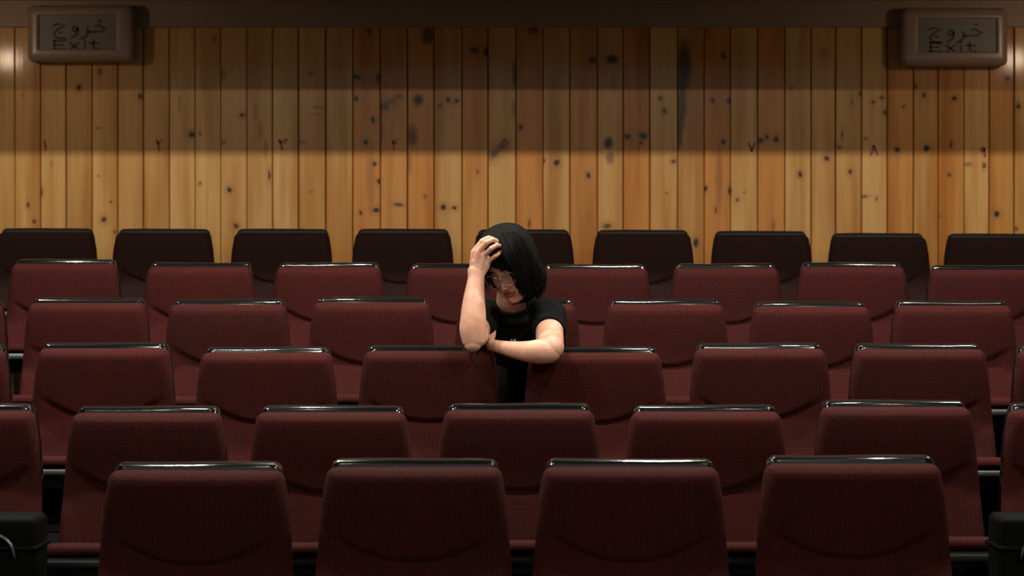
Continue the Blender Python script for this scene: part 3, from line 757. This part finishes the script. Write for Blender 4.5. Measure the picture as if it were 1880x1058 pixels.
for v, nv in zip(sm.vertices, NRM):      # folds
    c = v.co
    f = noise.noise(Vector((c.x*14, c.y*9, c.z*22)))*.006+noise.noise(Vector((c.x*30+5, c.y*30, c.z*18)))*.0025
    v.co = c+nv*f
shirt = pchild('shirt', sm, M_shirt)
# collar ring
bm = bmesh.new()
pts = []
for k in range(25):
    a = 2*pi*k/24
    pts.append((P(940+30*cos(a), 562+16*sin(a)+0, 7.24-.036*sin(a)), .006))
add_tube(bm, pts, 2, 8, caps=False)
me = bpy.data.meshes.new('collar'); bm.to_mesh(me); bm.free()
pchild('collar', me, M_shirt)
# white print just above the folded arm
bpy.context.view_layer.update()
from mathutils.bvhtree import BVHTree
bvh = BVHTree.FromPolygons([v.co for v in sm.vertices], [p.vertices[:] for p in sm.polygons])
bm = bmesh.new()
for px, h in ((938.5, 5.5), (942, 5), (945.5, 6)):
    o3 = Vector((0, 0, ZC)); d3 = (P(px, 629, 7.2)-o3).normalized()
    hit = bvh.ray_cast(o3, d3)[0]
    if hit:
        add_box(bm, hit.x-.0022, hit.x+.0022, hit.y-.006, hit.y+.010, hit.z-.014, hit.z+h*.0019)
me = bpy.data.meshes.new('shirt_print'); bm.to_mesh(me); bm.free()
o = pchild('shirt_print', me, M_print); o['label'] = 'white letters printed on the shirt front'

# hair: cap grown from the skull + bob mass + strands
bm = bmesh.new()
NA = 90; NZ = 70
rings = []
for j in range(NZ+1):
    z = -.112+.2245*j/NZ
    row = []
    for k in range(NA):
        az = -pi+2*pi*k/NA
        p = head_pt(az, z, False)
        deg = math.degrees(az)
        # signed mask: hair where > 0
        side = smooth01(18, 34, deg) if z > -.09 else smooth01(40, 60, deg)
        left = smooth01(-62, -76, deg)
        topm = smooth01(.034, .050, z+.03*smooth01(-10, 30, deg))
        m = max(side, left, topm)
        if abs(deg) < 110: m *= smooth01(-.085, -.045, z)
        low = smooth01(-.10, -.06, z) if abs(deg) > 90 else 1
        th = -.012+m*(.034+.006*smooth01(0, .1, z))
        nrm = Vector((p.x, p.y, (z-.0)*.7)).normalized()
        row.append(bm.verts.new(HM @ (p+nrm*th)))
    rings.append(row)
for a, b_ in zip(rings, rings[1:]):
    for k in range(NA): bm.faces.new((a[k], a[(k+1) % NA], b_[(k+1) % NA], b_[k]))
bm.faces.new(rings[0][::-1]); bm.faces.new(rings[-1])
add_ell(bm, P(985, 512, 7.17), (.027, .035, .036))
add_ell(bm, P(972, 495, 7.18), (.034, .06, .05))
add_ell(bm, P(975, 527, 7.18), (.034, .05, .030))
add_ell(bm, P(958, 470, 7.19), (.045, .07, .06))
add_ell(bm, P(962, 530, 7.225), (.045, .040, .05))
hair = pchild('hair', remeshed(bm, .004, 3), M_hair)
def guide(*p): return [P(*q) for q in p]
GD = [guide((919, 436, 7.075), (922, 455, 7.035), (928, 477, 7.018), (945, 500, 7.040), (957, 532, 7.085)),
      guide((921, 429, 7.09), (937, 442, 7.04), (946, 468, 7.025), (960, 503, 7.05), (966, 545, 7.10)),
      guide((926, 424, 7.12), (955, 434, 7.09), (970, 465, 7.09), (978, 500, 7.10), (975, 540, 7.12)),
      guide((928, 421, 7.15), (960, 430, 7.13), (973, 463, 7.13), (993, 500, 7.13), (992, 533, 7.14)),
      guide((930, 420, 7.18), (962, 430, 7.18), (976, 463, 7.18), (1000, 498, 7.17), (1000, 523, 7.16), (985, 538, 7.14)),
      guide((930, 421, 7.22), (961, 432, 7.23), (975, 468, 7.24), (990, 510, 7.23), (985, 545, 7.20))]
GL = [guide((922, 428, 7.10), (908, 436, 7.085), (899, 455, 7.085), (896, 480, 7.095), (897, 505, 7.11)),
      guide((925, 424, 7.14), (906, 430, 7.13), (896, 450, 7.13), (892, 480, 7.14), (893, 515, 7.15)),
      guide((928, 423, 7.19), (906, 430, 7.19), (896, 452, 7.20), (893, 485, 7.20), (895, 530, 7.19))]
def resample(g, n=6):
    c = catmull([list(p) for p in g], 6); return [Vector(c[round(k*(len(c)-1)/(n-1))]) for k in range(n)]
bm = bmesh.new()
for gs, cnt in ((GD, 420), (GL, 120)):
    gs = [resample(g) for g in gs]
    for s_ in range(cnt):
        t = rnd.random()*(len(gs)-1); i = min(int(t), len(gs)-2); f = t-i
        j = Vector((rnd.gauss(0, .0022), rnd.gauss(0, .003), rnd.gauss(0, .0022)))
        e = Vector((rnd.gauss(0, .0065), rnd.gauss(0, .006), rnd.gauss(0, .009)))
        pts = []
        for k in range(6):
            p = lerp(gs[i][k], gs[i+1][k], f)+j+e*(k/5)**2
            pts.append((p, .0019*(1-.75*k/5)+.0003))
        add_tube(bm, pts, 3, 5, caps=False)
me = bpy.data.meshes.new('hair_strands'); bm.to_mesh(me); bm.free()
st_ = pchild('hair_strands', me, M_hair); st_['kind'] = 'stuff'

# glasses: worn, a thing of its own
gl = empty('eyeglasses', HM @ Vector((0, -.10, 0)))
def gchild(name, bm, mat):
    me = bpy.data.meshes.new(name); bmesh.ops.recalc_face_normals(bm, faces=bm.faces[:]); bm.transform(Matrix.Translation(-gl.location) @ HM); bm.to_mesh(me); bm.free()
    for p in me.polygons: p.use_smooth = True
    me.materials.append(mat); o = bpy.data.objects.new(name, me); COL.objects.link(o); o.parent = gl; return o
for s_ in (-1, 1):
    bm = bmesh.new()
    add_tube(bm, [(Vector((s_*.032+.0265*cos(2*pi*k/28), -.102+.010*abs(cos(2*pi*k/28))*(1 if s_*cos(2*pi*k/28) > 0 else 0), -.008+.0245*sin(2*pi*k/28))), .0013) for k in range(29)], 1, 8, caps=False)
    gchild('rim', bm, M_wire)
    bm = bmesh.new(); add_ell(bm, (s_*.032, -.100, -.008), (.026, .0009, .024)); gchild('lens', bm, M_lens)
    bm = bmesh.new(); add_tube(bm, [(Vector((s_*.058, -.093, .0)), .0012), (Vector((s_*.078, -.075, .003)), .0012), (Vector((s_*.080, .01, .004)), .0012)], 4, 6); gchild('temple', bm, M_wire)
bm = bmesh.new(); add_tube(bm, [(Vector((-.006, -.102, -.002)), .0012), (Vector((0, -.105, .002)), .0012), (Vector((.006, -.102, -.002)), .0012)], 3, 6); gchild('bridge', bm, M_wire)
tag(gl, 'round thin metal-framed glasses on the seated person', 'glasses')
tag(person, 'person with dark bob, glasses and black T-shirt leaning on the seats ahead, forehead on hand', 'person')
